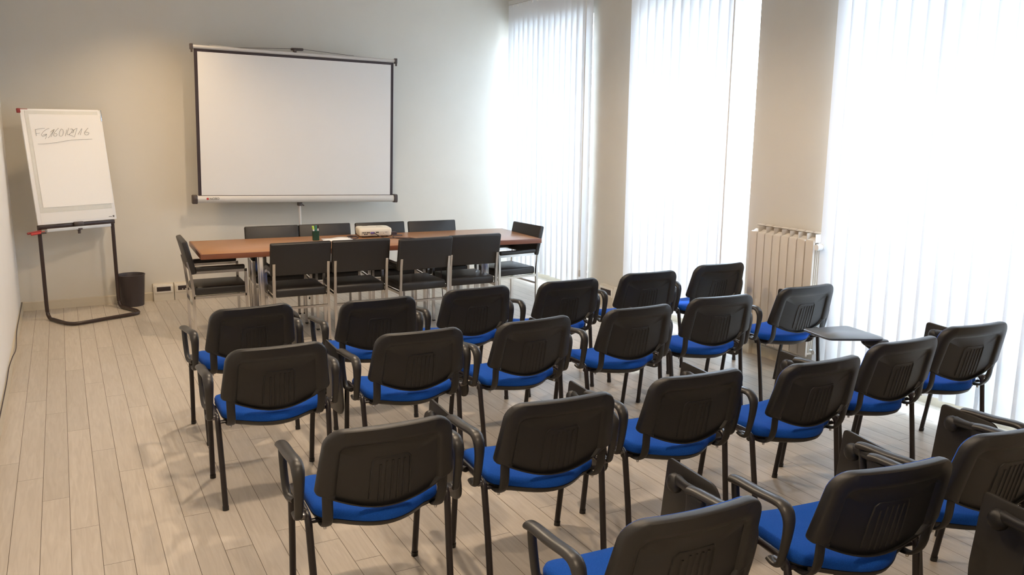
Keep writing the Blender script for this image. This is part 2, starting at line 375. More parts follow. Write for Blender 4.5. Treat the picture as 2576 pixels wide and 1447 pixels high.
def build_chair(name,label):
    t=thing(name,label,'chair',(0,0,0),0,G_SEAT)
    ch=[]
    O=outl(.247,.229,.532,.780,.070,.022,.068)
    I1=outl(.193,.183,.5325,.726,.038,.004,.068)
    I2=outl(.180,.171,.5330,.712,.026,.004,.068)
    def ring(o,off): return [(u,bv(u,z)+off,z) for u,z in o]
    cen=[(0.,.62)]*len(O)
    b=MB()
    rings=[ring(lerp(O,cen,.03),.036),ring(lerp(O,cen,.008),.034),ring(O,.026),ring(O,.010),ring(lerp(O,cen,.012),.003),ring(lerp(O,cen,.035),-.001),ring(lerp(O,I1,.75),-.001),ring(I1,.001),ring(lerp(I1,I2,.5),.006),ring(I2,.013),ring(lerp(I2,cen,.5),.012),ring(lerp(I2,cen,.97),.012)]
    b.stack(rings)
    # raised centre panel outline and ribs on the outer face
    def rib(pts,w=.0030,off=.0125):
        b.tube([(u,bv(u,z)+off,z) for u,z in pts],w,.004,6,up=(0,1,0))
    rib([(-.068,.500),(-.066,.60),(-.062,.650),(-.052,.660),(.062,.660),(.070,.650),(.074,.60),(.076,.500)],.004)
    for k in range(5):
        u=-.035+.019*k*1.15; rib([(u,.495-.012*(1-abs(u)/.08)),(u*.97,.645-.012*(k==0))],.0044,.0130)
    bk=b.build('backrest',M['plastic'],t,smooth=45); 
    # cushion on the sitter's side
    b=MB(); O2=lerp(O,cen,.045)
    b.stack([ring(O2,.030),ring(lerp(O,cen,.028),.037),ring(lerp(O,cen,.05),.047),ring(lerp(O,cen,.14),.055),ring(lerp(O,cen,.5),.060),ring(lerp(O,cen,.97),.061)])
    cu=b.build('back_cushion',M['blue'],bk,smooth=60)
    ch.append((bk,[cu]))
    # seat
    def seat_out(hw,v0,v1,bul,rr,rf,zoff):
        P=[]
        n=12
        for i in range(n): 
            s=i/n*2-1; P.append((s*(hw-rr),v0-bul*math.cos(s*PI/2)))
        for i in range(6): a=-PI/2+PI/2*i/6; P.append((hw-rr+rr*math.cos(a),v0+rr+rr*math.sin(a)))
        for i in range(8): P.append((hw,v0+rr+(v1-rf-v0-rr)*i/8))
        for i in range(6): a=PI/2*i/6; P.append((hw-rf+rf*math.cos(a),v1-rf+rf*math.sin(a)))
        for i in range(n): s=1-i/n*2; P.append((s*(hw-rf),v1+.018*math.cos(s*PI/2)))
        for i in range(6): a=PI/2+PI/2*i/6; P.append((-(hw-rf)+rf*math.cos(a),v1-rf+rf*math.sin(a)))
        for i in range(8): P.append((-hw,v1-rf-(v1-rf-v0-rr)*i/8))
        for i in range(6): a=PI+PI/2*i/6; P.append((-(hw-rr)+rr*math.cos(a),v0+rr+rr*math.sin(a)))
        return P
    S=seat_out(.232,.062,.415,.088,.07,.075,0); sc_=[(0,.22)]*len(S)
    def srf(u,v): # seat top: saddle dish, waterfall front
        z=.458-.030*math.cos(min(1,abs(u)/.24)*PI/2)
        if v>.30: z-=.10*(v-.30)**1.5
        if v<.08: z+=.02*(.08-v)/.1
        return z
    def sr(o,off): return [(u,v,srf(u,v)+off) for u,v in o]
    b=MB(); b.stack([sr(lerp(S,sc_,.03),-.042),sr(S,-.034),sr(lerp(S,sc_,-.005),-.018),sr(lerp(S,sc_,.02),-.004),sr(lerp(S,sc_,.08),.004),sr(lerp(S,sc_,.35),.008),sr(lerp(S,sc_,.97),.009)])
    se=b.build('seat',M['blue'],t,smooth=60)
    b=MB(); b.stack([sr(lerp(S,sc_,.5),-.064),sr(lerp(S,sc_,.12),-.060),sr(lerp(S,sc_,.03),-.052),sr(lerp(S,sc_,-.008),-.038),sr(lerp(S,sc_,.02),-.034)])
    sh=b.build('seat_shell',M['plastic'],se,smooth=60)
    ch.append((se,[sh]))
    # side frames
    for s in (-1,1):
        for f in (0,1):
            v1,v0=((.075,.024),(.365,.432))[f]
            pts=[(s*.250,v0,0.012),(s*.252,v0+(v1-v0)*.5,.22),(s*.256,v1,.405)]
            lg=MB().tube(pts,.0130,.0115,12,up=(0,1,0)).build('leg',M['tube'],t)
            ft=MB().tube([(s*.250,v0,0.0),(s*.250,v0+(v1-v0)*.05,.020)],.0145,.013,12,up=(0,1,0)).build('foot_cap',M['plastic'],lg)
            ch.append((lg,[ft]))
        r=MB(); r.tube(smoothpath([(s*.256,.072,.395),(s*.257,.085,.425),(s*.257,.12,.437),(s*.257,.22,.437),(s*.257,.33,.437),(s*.256,.357,.425),(s*.256,.367,.395)],5),.0125,.0115,12,up=(0,1,0))
        rl=r.build('side_rail',M['tube'],t); ch.append((rl,[]))
        br=MB(); br.tube(smoothpath([(s*.207,-.008,.565),(s*.207,-.004,.52),(s*.206,.002,.465),(s*.204,.020,.425),(s*.203,.055,.400),(s*.203,.13,.396),(s*.203,.17,.398)],5),.0065,.0190,12,up=(1,0,0))
        bo=br.build('back_bracket',M['plastic'],t)
        bl=MB().lathe([(.005,-.009),(.006,-.003),(.004,.002)],(s*.204,.06,.392),10,'z').build('bolt',M['brass'],bo)
        ch.append((bo,[bl]))
        # armrest: closed loop, wide pad on top
        loop=[(.340,.610),(.30,.616),(.20,.622),(.105,.632),(.065,.626),(.045,.598),(.046,.55),(.062,.475),(.076,.436),(.100,.428),(.125,.434)]
        path=smoothpath([(s*.290,v,z) for v,z in loop],5)
        n=len(path); rad=[]
        for i in range(n):
            q=i/(n-1); rad.append(1.0 if q<.46 else max(.66,1-(q-.46)*1.3))
        a=MB(); a.tube(path,.0140,.0230,16,up=(1,0,0),radii=rad)
        a.tube(smoothpath([(s*.290,.325,.610),(s*.290,.318,.56),(s*.289,.298,.48),(s*.287,.276,.442),(s*.282,.255,.432),(s*.272,.22,.434)],5),.0110,.0145,12,up=(1,0,0))
        ar=a.build('armrest',M['plastic_arm'],t,smooth=50)
        pl=MB(); pl.rbox(min(s*.264,s*.284),max(s*.264,s*.284),.075,.125,.421,.441,.004)
        pb=pl.build('mounting_plate',M['steel_blk'],ar)
        ch.append((ar,[pb]))
    for v,z in ((.10,.402),(.33,.402)):
        cb=MB().tube([(-.255,v,z),(.255,v,z)],.013,.008,10,up=(0,0,1)).build('cross_bar',M['tube'],t); ch.append((cb,[]))
    CH[t.name]=ch
    return t
def tablet_folded(t):
    """writing tablet folded down outside the right armrest"""
    out=roundpoly([(.588,.618),(.33,.612),(.292,.56),(.210,.335),(.25,.298),(.42,.282),(.585,.262),(.602,.34)],[.022,.03,.05,.03,.04,.05,.03,.05],4)
    def X(z): return .392-.06*(.617-z)
    b=MB(); n=len(out); cx=sum(p[0] for p in out)/n; cz=sum(p[1] for p in out)/n
    R=[]
    for off,sh in ((.0,.02),(.002,.0),(.010,.0),(.012,.02)):
        R.append([(X(cz+(z-cz)*(1-sh))-off,cx+(v-cx)*(1-sh),cz+(z-cz)*(1-sh)) for v,z in out])
    b.stack(R)
    tb=b.build('writing_tablet',M['plastic_arm'],t,smooth=40)
    h=MB(); h.lathe([(.034,-.002),(.034,.010),(.028,.020),(.016,.026),(.004,.028)],(.378,.500,.560),18,'x')
    for i in range(len(h.v)): 
        x,y,z=h.v[i]; h.v[i]=(2*.366-x+.0,y,z)
    h.tube([(.352,.485,.575),(.340,.455,.582),(.322,.40,.590),(.305,.335,.603)],.013,.017,10,radii=[1.3,1.1,1,1.05])
    h.tube([(.350,.515,.540),(.343,.500,.550),(.345,.475,.553)],.010,.012,8)
    h.tube([(.346,.520,.575),(.340,.500,.583),(.345,.475,.580)],.007,.008,8)
    h.rbox(.276,.300,.262,.348,.445,.606,.010,3)
    for k in range(3): h.tube([(.343,.478+.016*k,.585-.012*k),(.336,.492+.016*k,.578-.012*k)],.0045,.006,6)
    hg=h.build('hinge',M['plastic'],tb,smooth=50)
    return (tb,[hg])
def tablet_open(t):
    out=roundpoly([(.06,.655),(.35,.605),(.315,.325),(.27,.300),(.02,.425)],[.03,.03,.03,.03,.03],4)
    b=MB(); n=len(out); cx=sum(p[0] for p in out)/n; cz=sum(p[1] for p in out)/n
    R=[]
    for off,sh in ((-.006,.02),(-.004,.0),(.004,.0),(.006,.02)):
        R.append([(cx+(v-cx)*(1-sh),cz+(z-cz)*(1-sh),.662+off) for v,z in out])
    b.stack(R)
    tb=b.build('writing_tablet',M['tablet'],t,smooth=40,label='writing tablet folded open, level over the seat')
    h=MB(); h.rbox(.255,.335,.300,.40,.612,.656,.012,3); h.tube([(.30,.33,.615),(.30,.39,.598),(.292,.43,.62),(.27,.43,.648)],.012,.014,8); h.lathe([(.02,-.01),(.024,0),(.02,.014)],(.30,.36,.61),14)
    hg=h.build('hinge',M['plastic'],tb,smooth=50)
    return (tb,[hg])
CH_POS={
'11':(1.297,-4.334,4.3),'12':(1.992,-4.424,.5),'13':(2.645,-4.363,1.4),'14':(3.297,-4.379,1.3),'15':(3.957,-4.35,-1.9),'16':(4.647,-4.274,-.8),
'21':(1.237,-5.235,-.7),'22':(1.921,-5.249,-1.2),'23':(2.544,-5.27,4.5),'24':(3.216,-5.254,.2),'25':(3.843,-5.218,-4.8),'26':(4.557,-5.194,-1.0),
'31':(1.351,-6.418,-1.6),'32':(2.012,-6.442,-2.7),'33':(2.675,-6.415,-3.1),'34':(3.292,-6.493,-.6),'35':(3.921,-6.409,-1.0),'36':(4.537,-6.349,-5.6),
'41':(1.852,-7.393,-2.0),'42':(2.585,-7.427,-7.6),'43':(3.22,-7.40,-6.5),'44':(3.93,-7.32,-6.),
'51':(2.535,-8.03,-8.)}
ROWN={'1':'in the front row nearest the meeting table','2':'in the second row','3':'in the third row','4':'in the fourth row'}
LAB={
'11':'black-backed blue chair at the aisle end of the row nearest the meeting table',
'12':'black-backed blue chair second from the aisle in the row nearest the meeting table',
'13':'black-backed blue chair third from the aisle in the row nearest the meeting table',
'14':'black-backed blue chair fourth from the aisle in the row nearest the meeting table',
'15':'black-backed blue chair next to the window-side end of the row nearest the meeting table',
'16':'black-backed blue chair at the window end of the row nearest the meeting table',
'21':'black-backed blue chair at the aisle end of the second row back from the meeting table',
'22':'black-backed blue chair second from the aisle in the second row back from the table',
'23':'black-backed blue chair third from the aisle in the second row back from the table',
'24':'black-backed blue chair fourth from the aisle in the second row back from the table',
'25':'black-backed blue chair fifth from the aisle in the second row back from the table',
'26':'black-backed blue chair standing in front of the radiator, window end of the second row',
'31':'black-backed blue chair at the aisle end of the third row back from the table',
'32':'black-backed blue chair second from the aisle in the third row back from the table',
'33':'black-backed blue chair third from the aisle in the third row back from the table',
'34':'black-backed blue chair left of the one with the open writing tablet, third row',
'35':'black-backed blue chair with its writing tablet folded open and level',
'36':'black-backed blue chair beside the nearest window blind, window end of the third row',
'41':'black-backed blue chair cut off by the bottom edge, first in the fourth row',
'42':'large black-backed blue chair at lower right, second in the fourth row',
'43':'black-backed blue chair cut off by the right edge, third in the fourth row',
'44':'black chair with only its armrest showing at the right edge, behind the third fourth-row chair',
'51':'black chair in the lower right corner, showing only its armrest and folded tablet'}
proto=build_chair('stacking_armchair',LAB['11'])
fold=tablet_folded(proto)
opn=tablet_open(proto)
base_parts=list(CH[proto.name])
for k,(x,y,a) in CH_POS.items():
    if k=='11': r=proto
    else:
        ex=[] if k in ('14','44') else ([opn] if k=='35' else [fold])
        CH[proto.name]=[c for c in base_parts if not (k=='51' and c[0].name=='armrest')]+ex
        r=copy_thing(proto,(x,y,0),math.radians(a),LAB[k])
    r.location=(x,y,0); r.rotation_euler=(0,0,math.radians(a))
for o in opn[1]+[opn[0]]: bpy.data.objects.remove(o)
# ------------------------------------------------------------------ meeting table
tx,ty,ta=2.822,-1.793,math.radians(-5.0)
tb=thing('meeting_table','long cherry wood meeting table in front of the projection screen','table',(tx,ty,0),ta)
hl,hd=1.467,.424
SK=math.tan(math.radians(-3.5))
def skew(b): b.v=[(x+y*SK,y,z) for x,y,z in b.v]; return b
b=MB(); b.rbox(-hl+.012,hl-.012,-hd+.012,hd-.012,.7005,.74,.002); skew(b); b.build('tabletop',M['table'],tb)
b=MB()
b.rbox(-hl,hl,-hd,-hd+.0125,.698,.7395,.002); b.rbox(-hl,hl,hd-.0125,hd,.698,.7395,.002); b.rbox(-hl,-hl+.0125,-hd+.01,hd-.01,.698,.7395,.002); b.rbox(hl-.0125,hl,-hd+.01,hd-.01,.698,.7395,.002)
skew(b); b.build('edge_banding',M['tedge'],tb,label='darker red-brown edge of the tabletop')
for sx in (-1,1):
    for sy in (-1,1):
        x=sx*(hl-.50); y=sy*(hd-.07)
        l=MB(); l.rbox(x-.030,x+.030,y-.012,y+.012,.006,.70,.004); l.rbox(x-.040,x-.032,y-.016,y+.016,.006,.70,.002)
        lg=l.build('leg',M['chrome'],tb); MB().rbox(x-.034,x+.034,y-.016,y+.016,0,.012,.003).build('foot_pad',M['plastic'],lg)
    MB().rbox(sx*(hl-.50)-.02,sx*(hl-.50)+.02,-hd+.08,hd-.08,.655,.70,.004).build('cross_rail',M['chrome'],tb)
    MB().tube([(sx*(hl-.50),-hd+.08,.60),(sx*(hl-.50)*.55,0,.66)],.010,n=8).build('brace',M['chrome'],tb)
    MB().tube([(sx*(hl-.50),hd-.08,.60),(sx*(hl-.50)*.55,0,.66)],.010,n=8).build('brace',M['chrome'],tb)
MB().rbox(-hl+.5,hl-.5,-.03,.03,.66,.70,.004).build('long_rail',M['tube'],tb)
# ------------------------------------------------------------------ black meeting chairs
G_M='black chairs around the meeting table'
def build_mchair(name,label):
    t=thing(name,label,'chair',(0,0,0),0,G_M); ch=[]
    W2=.215
    for s in (-1,1):
        r=MB(); r.tube([(s*W2,-.205,.006),(s*W2,-.205,.42),(s*W2,-.222,.60),(s*W2,-.236,.67)],.0105,.0105,4,up=(1,0,0),square=True)
        lg=r.build('leg',M['chrome'],t,smooth=30); ft=MB().rbox(s*W2-.013,s*W2+.013,-.218,-.192,0,.012,.003).build('foot_cap',M['plastic'],lg); ch.append((lg,[ft]))
        r=MB(); r.tube([(s*W2,.205,.006),(s*W2,.205,.588)],.0105,.0105,4,up=(1,0,0),square=True)
        lg=r.build('leg',M['chrome'],t,smooth=30); ft=MB().rbox(s*W2-.013,s*W2+.013,.192,.218,0,.012,.003).build('foot_cap',M['plastic'],lg); ch.append((lg,[ft]))
        r=MB().tube([(s*W2,-.215,.577),(s*W2,.215,.577)],.0105,.0105,4,square=True).build('arm_rail',M['chrome'],t,smooth=30)
        p=MB().rbox(s*W2-.020,s*W2+.020,-.185,.20,.588,.624,.010,3).build('arm_pad',M['leather'],r); ch.append((r,[p]))
        r=MB().tube([(s*W2,-.205,.375),(s*W2,.205,.375)],.0105,.0105,4,square=True).build('seat_rail',M['chrome'],t,smooth=30); ch.append((r,[]))
    for v,z in ((-.205,.30),(.205,.36)):
        r=MB().tube([(-W2,v,z),(W2,v,z)],.0105,.009,4,square=True).build('cross_bar',M['chrome'],t,smooth=30); ch.append((r,[]))
    b=MB(); b.rbox(-.205,.205,-.195,.222,.386,.456,.018,3); se=b.build('seat',M['leather'],t); ch.append((se,[]))
    Mx=Matrix.Translation((0,-.222,.70))@Matrix.Rotation(math.radians(13),4,'X')
    b=MB(); b.rbox(-.240,.240,-.021,.021,-.136,.136,.012,3,M4=Mx); bk=b.build('backrest',M['leather'],t); ch.append((bk,[]))
    CH[t.name]=ch; return t
# (x,y, facing angle) : local +v faces the table
mc=[('near',2.078,-2.12,-2.,'black leather chair on the near side of the table, first from the left'),
('near',2.565,-2.155,-3.,'black leather chair on the near side of the table, second from the left'),
('near',3.060,-2.275,2.,'black leather chair on the near side of the table, third from the left'),
('near',3.540,-2.245,-2.,'black leather chair on the near side of the table, nearest the right end'),
('far',2.075,-1.42,180-5.,'black leather chair behind the table, first from the left, partly hidden'),
('far',2.555,-1.46,180-5.,'black leather chair behind the table, behind the green pen cup'),
('far',3.070,-1.53,180-5.,'black leather chair behind the table, directly behind the projector'),
('far',3.575,-1.60,180-5.,'black leather chair behind the table, first to the right of the projector'),
('end',1.505,-1.745,-90-1.,'black leather chair at the left end of the table, seen from its side'),
('end',4.090,-1.985,90+5.,'black leather chair at the right end of the table by the window')]
mp=None
for kind,x,y,a,lab in mc:
    if mp is None: mp=build_mchair('meeting_chair',lab); r=mp
    else: r=copy_thing(mp,(x,y,0),0,lab)
    r.location=(x,y,0); r.rotation_euler=(0,0,math.radians(a))
# ------------------------------------------------------------------ things on the table
# projector
pj=thing('projector','cream projector with cables on the meeting table','projector',(2.945,-1.535,.74),math.radians(-8))
w,d,h=.15,.115,.082
body=roundpoly([(-w,-d),(w,-d),(w,d*.75),(w*.75,d),(-w*.25,d),(-w*.33,d-.018),(-w*.62,d-.018),(-w*.7,d),(-w,d)],[.022,.022,.03,.02,.006,.004,.004,.006,.03],4)
b=MB(); R=[]
cx=0
for z,s in ((.012,.93),(.018,.97),(.055,1.0),(.066,.995),(.074,.985),(.080,.955),(.083,.90)):
    R.append([(x*s,y*s,z) for x,y in body])
b.stack(R); b.build('body',M['proj'],pj,smooth=35)
b=MB().rbox(-w+.02,w-.03,-d-.003,-d+.004,.016,.056,.002); pp=b.build('port_panel',M['proj_side'],pj)
b=MB()
for i,(x,z) in enumerate([(-.115,.045),(-.098,.045),(-.078,.045),(-.062,.045),(-.100,.030),(-.082,.030)]): b.rbox(x-.006,x+.006,-d-.006,-d,z-.005,z+.005,.002)
b.rbox(.0,.028,-d-.005,-d,.041,.050,.001); b.rbox(.085,.105,-d-.0045,-d,.044,.047,.001); b.lathe([(.0025,-.0055),(.0025,0)],(.072,-d,.036),8,'y')
b.build('ports',M['port'],pp)
b=MB().rbox(-.050,-.012,-d-.026,-d-.002,.036,.050,.004); b.build('video_connector',M['vga'],pj,label='violet video plug')
b=MB()
for k in range(5): b.rbox(.03+.002*k,.095-.004*k,.02+.012*k,.024+.012*k,.0825,.0838,.0005)
b.build('top_vents',M['proj_side'],pj)
b=MB().lathe([(.030,0),(.033,.012),(.027,.014),(.024,.004)],(-.045,d-.02,.045),20,'y'); b.build('lens_ring',M['port'],pj)
for x,y in ((-.11,-.08),(.11,-.08),(0,.08)): MB().lathe([(.012,0),(.012,.014)],(x,y,0),12).build('foot',M['port'],pj)
# cables
def cable(name,pts,r,label,m=None,grp=None,k=8):
    o=MB().tube(smoothpath(pts,k),r,n=8).build(name,m or M['cable']); return tag(o,label,'cable',grp)
zt=.7445
cable('video_cable',[(2.905,-1.672,.785),(2.93,-1.715,.765),(2.97,-1.745,zt),(3.03,-1.78,zt),(3.10,-1.80,zt),(3.18,-1.85,zt),(3.22,-1.91,zt)],.004,'dark video cable running from the projector along the table edge')
cable('power_cable',[(3.085,-1.60,.755),(3.13,-1.59,zt),(3.19,-1.62,zt),(3.15,-1.68,.752),(3.08,-1.70,.752),(3.06,-1.78,zt),(3.13,-1.88,zt),(3.24,-2.08,zt),(3.30,-2.268,.746),(3.304,-2.280,.70),(3.31,-2.27,.45),(3.36,-2.2,.18),(3.45,-2.05,.02),(3.7,-1.5,.006),(3.93,-1.1,.006),(4.02,-.99,.02)],.004,'dark power cable looping beside the projector and dropping to the floor')
cable('coiled_cable',[(2.775,-1.56,zt),(2.72,-1.58,zt),(2.68,-1.62,zt),(2.675,-1.68,zt),(2.72,-1.70,zt),(2.76,-1.665,.750),(2.72,-1.60,.752),(2.69,-1.555,.75),(2.74,-1.52,.75),(2.79,-1.53,zt)],.004,'thin dark cable coiled on the table left of the projector')
b=MB().rbox(-.03,.03,-.022,.022,0,.03,.009,3); ad=b.build('power_adapter',M['cable']); ad.location=(3.135,-1.545,.7402); tag(ad,'small black plug lying on the table right of the projector','adapter')
# pen cup with markers
cup=thing('pen_cup','dark green square pen cup standing on the meeting table','cup',(2.385,-1.62,.7402),math.radians(-6))
b=MB(); s=.029
o=roundpoly([(-s,-s),(s,-s),(s,s),(-s,s)],.006,3); ii=roundpoly([(-s+.003,-s+.003),(s-.003,-s+.003),(s-.003,s-.003),(-s+.003,s-.003)],.005,3)
b.stack([[(x*.96,y*.96,0) for x,y in o],[(x,y,.085) for x,y in o],[(x,y,.085) for x,y in ii],[(x,y,.006) for x,y in ii]]); b.build('cup_body',M['cup'],cup)
def pen(name,label,x,y,tx_,ty_,L,m,cap,r=.006):
    t=thing(name,label,'marker',(2.385+x,-1.62+y,.750),0,'markers in the pen cup')
    b=MB().tube([(0,0,0),(tx_*.75,ty_*.75,L*.75)],r,n=10); b.build('barrel',m,t)
    b=MB().tube([(tx_*.75,ty_*.75,L*.75),(tx_,ty_,L)],r*1.12,n=10); b.build('pen_cap',cap,t)
pen('marker','bright green highlighter leaning left in the green pen cup',-.006,.0,-.020,-.01,.118,M['pen_w'],M['pen_g'],.008)
pen('marker','teal marker upright in the middle of the green pen cup',.004,.008,.004,.006,.120,M['pen_t'],M['pen_t'])
pen('marker','white marker with black cap at the right of the green pen cup',.014,-.010,.006,-.006,.126,M['pen_w'],M['pen_k'],.0055)
# sheets of paper
b=MB(); vs=[];fs=[]; n=12
for j in range(2):
    for i in range(n+1):
        x=i/n*.26; vs.append((x,j*.17+.0,.0035+.010*math.sin(PI*max(0,(i/n-.35)/.65))*(.4+.6*j)))
for i in range(n): fs.append((i,i+1,n+2+i,n+1+i))
b.add(vs,fs); pa=b.build('paper_sheets',M['paper'])
mo=pa.modifiers.new('thick','SOLIDIFY'); mo.thickness=.003; mo.offset=-1
pa.location=(2.425,-1.735,.7405); pa.rotation_euler=(0,0,math.radians(-7)); tag(pa,'curled white paper sheets on the table right of the pen cup','paper')
# power strip on the floor
ps=thing('power_strip','white multi-socket power strip lying on the floor behind the right end of the table','power strip',(4.21,-.975,0),math.radians(3))
MB().rbox(-.19,.19,-.028,.028,0,.042,.008,3).build('housing',M['strip'],ps)
b=MB()
for k in range(5): b.lathe([(.017,.0405),(.017,.0432),(.001,.0432)],(-.145+.068*k,0,0),16)
b.build('socket_faces',M['socket_blk'],ps)
# ------------------------------------------------------------------ projection screen
ps_=thing('projection_screen','pull-up projection screen on a stand, hung slightly askew by the back wall','projection screen',(2.59,-.36,0),0)
Rl=Matrix.Translation((0,0,1.70))@Matrix.Rotation(math.radians(1.55),4,'Y')@Matrix.Translation((0,0,-1.70))
def sp(x,y,z): return (Rl@Vector((x,y,z)))[:]
zc=1.000; zt_=2.42; hw=.985
b=MB().add([sp(-hw,0,zc+.03),sp(hw,0,zc+.03),sp(hw,0,zt_-.01),sp(-hw,0,zt_-.01),sp(-hw,.003,zc+.03),sp(hw,.003,zc+.03),sp(hw,.003,zt_-.01),sp(-hw,.003,zt_-.01)],[(0,1,2,3),(7,6,5,4),(0,4,5,1),(1,5,6,2),(2,6,7,3),(3,7,4,0)])
fb=b.build('screen_border',M['scr_black'],ps_,smooth=0,label='black border of the screen fabric')
bw=.030
b=MB(); z0=zc+.03; z1=zt_-.035; xs=hw-bw
b.add([sp(-xs,-.003,z0),sp(xs,-.003,z0),sp(xs,-.003,z1),sp(-xs,-.003,z1)],[(0,1,2,3)]); b.build('screen_fabric',M['screen'],fb,smooth=0)
b=MB().tube([sp(-hw-.03,0,zt_+.008),sp(hw+.02,0,zt_+.008)],.016,.016,14); tbar=b.build('top_bar',M['case'],ps_)
for s in (-1,1):
    b=MB().rbox(s*(hw+.022)-.014,s*(hw+.022)+.014,-.022,.022,zt_-.020,zt_+.034,.005,M4=Rl); b.rbox(s*(hw+.022)-.008,s*(hw+.022)+.008,-.026,-.010,zt_-.045,zt_-.01,.003,M4=Rl); b.build('end_cap',M['cap'],tbar)
# case
b=MB(); prof=[]
for i in range(20):
    a=2*PI*i/20; prof.append((.032*math.cos(a),.036*math.sin(a)*(1.0)))
b.stack([[sp(x,p,zc+q) for p,q in prof] for x in (-hw-.012,hw+.006)]); cs=b.build('screen_case',M['case'],ps_)
b=MB().box(-hw,hw,-.012,.012,zc+.030,zc+.038); b.v=[(Rl@Vector(v))[:] for v in b.v]; b.build('case_slot',M['dark'],cs,smooth=0)
for s in (-1,1):
    x=s*(hw+(.035 if s<0 else .026)); ww=.024 if s<0 else .020
    b=MB(); pr=roundpoly([(-.036,-.044),(.036,-.044),(.040,0),(.036,.042),(-.036,.042),(-.040,0)],.012,3)
    b.stack([[sp(x-ww,p*.9,zc+q*.9) for p,q in pr],[sp(x-ww*.8,p,zc+q) for p,q in pr],[sp(x+ww*.8,p,zc+q) for p,q in pr],[sp(x+ww,p*.9,zc+q*.9) for p,q in pr]]); b.build('end_cap',M['cap'],cs)
b=MB().tube([sp(-hw+.080,-.0335,zc+.006),sp(-hw+.080,-.036,zc+.006)],.011,n=14,up=(0,0,1)); b.build('red_emblem',M['red'],cs)
# small lettering beside the emblem
def text(name,s,size,loc,rot,m,parent,ext=.0006):
    cu=bpy.data.curves.new(name,'FONT'); cu.body=s; cu.size=size; cu.extrude=ext; cu.align_x='LEFT'; cu.align_y='CENTER'
    o=bpy.data.objects.new(name,cu); COL.objects.link(o); dg=bpy.context.evaluated_depsgraph_get(); me=bpy.data.meshes.new_from_object(o.evaluated_get(dg))
    bpy.data.objects.remove(o); me.materials.clear(); me.materials.append(m)
    q=bpy.data.objects.new(name,me); COL.objects.link(q); q.location=loc; q.rotation_euler=rot; q.parent=parent; return q
l=sp(-hw+.100,-.0338,zc+.005); text('maker_lettering','NOBO',.030,l,(PI/2,0,0),M['ink'],cs)
# stand: pole, hook, wires, tripod
b=MB().tube([(-.018,.055,.25),(-.018,.055,1.55)],.013,n=12); po=b.build('pole',M['case'],ps_)
b=MB().tube([(-.018,.055,1.50),(-.018,.055,2.46)],.009,n=12); b.build('inner_pole',M['case'],po)
b=MB().rbox(-.040,.004,.02,.075,zc-.075,zc-.030,.006); b.tube([(-.018,.05,zc-.05),(.022,.03,zc-.075)],.006,n=8); b.build('case_latch',M['cap'],po)
b=MB().rbox(-.018-.03,-.018+.09,.02,.062,2.462,2.486,.006); b.rbox(-.034,-.004,-.012,.03,2.42,2.47,.006); b.build('pole_hook',M['cap'],po)
def wire(a,c): return MB().tube([a,c],.0022,n=6).build('hanging_wire',M['cap'],tbar)
wire((-.02,.0,2.475),sp(-.66,0,zt_+.020)); wire((.05,.0,2.475),sp(.70,0,zt_+.020))
for s in (-.68,.72):
    MB().tube([sp(s-.16,0,zt_+.030),sp(s+.05,0,zt_+.022)],.004,n=6).build('wire_anchor',M['case'],tbar)
for k in range(3):
    a=2*PI*k/3+PI/6
    b=MB().tube([(-.018+.02*math.cos(a),.055+.02*math.sin(a),.42),(-.018+.20*math.cos(a),.055+.20*math.sin(a),.20),(-.018+.30*math.cos(a),.055+.28*math.sin(a),.008)],.010,.006,8); lg=b.build('leg',M['case'],ps_)
    MB().lathe([(.012,0),(.012,.016),(.006,.02)],(-.018+.30*math.cos(a),.055+.28*math.sin(a),0),10).build('foot_cap',M['plastic'],lg)
# ------------------------------------------------------------------ flip chart
fa=math.radians(24.5)
fc=thing('flip_chart','white flip chart easel with handwritten sheet on a dark tube stand','flip chart',(.522,-.372,0),fa)
# local: x along board width, -y toward the viewer
LW=.33
def leg_path(s):
    return [(s*LW,0,.835),(s*LW,0,.45),(s*LW,0,.13),(s*LW,-.010,.055),(s*LW,-.050,.02),(s*LW,-.11,.02)]
path=smoothpath(leg_path(-1),5)+smoothpath([(-LW,-.27,.02),(-LW+.01,-.36,.02),(-LW+.07,-.425,.02),(0,-.43,.02),(LW-.07,-.425,.02),(LW-.01,-.36,.02),(LW,-.27,.02)],5)+list(reversed(smoothpath(leg_path(1),5)))
b=MB().tube(path,.0165,n=12,up=(0,0,1)); b.build('tube_stand',M['frame_brown'],fc)
b=MB().rbox(-.345,.345,-.022,.014,.815,.852,.006); cr=b.build('cross_rail',M['frame_brown'],fc)
b=MB().rbox(-.045,.045,-.050,-.02,.825,.862,.008); b.lathe([(.012,-.05),(.012,-.02),(.034,-.012),(.034,.0),(.012,.004)],(.0,-.035,.805),16); b.build('clamp_knob',M['cap'],cr)
TB=Matrix.Translation((.008,-.020,.855))@Matrix.Rotation(math.radians(-8.3),4,'X')
bh_=1.012; bw_=.355
b=MB().rbox(-bw_,bw_,-.008,.010,0,bh_,.006,M4=TB); bd=b.build('board',M['white_enamel'],fc)
b=MB().rbox(-bw_+.03,bw_-.03,-.0095,-.0075,.02,bh_-.05,.0005,M4=TB); b.build('board_face',M['paper'],bd)
b=MB().rbox(-.290,.285,-.060,-.010,.795,.812,.004); b.rbox(-.290,.285,-.062,-.056,.795,.822,.002); b.build('pen_tray',M['tray'],fc)
b=MB().rbox(-.375,-.285,-.0,.02,bh_-.012,bh_+.006,.003,M4=TB); b.rbox(-.378,-.350,-.012,.012,bh_-.03,bh_+.008,.004,M4=TB); b.build('clamp_bar',M['darkred'],bd)
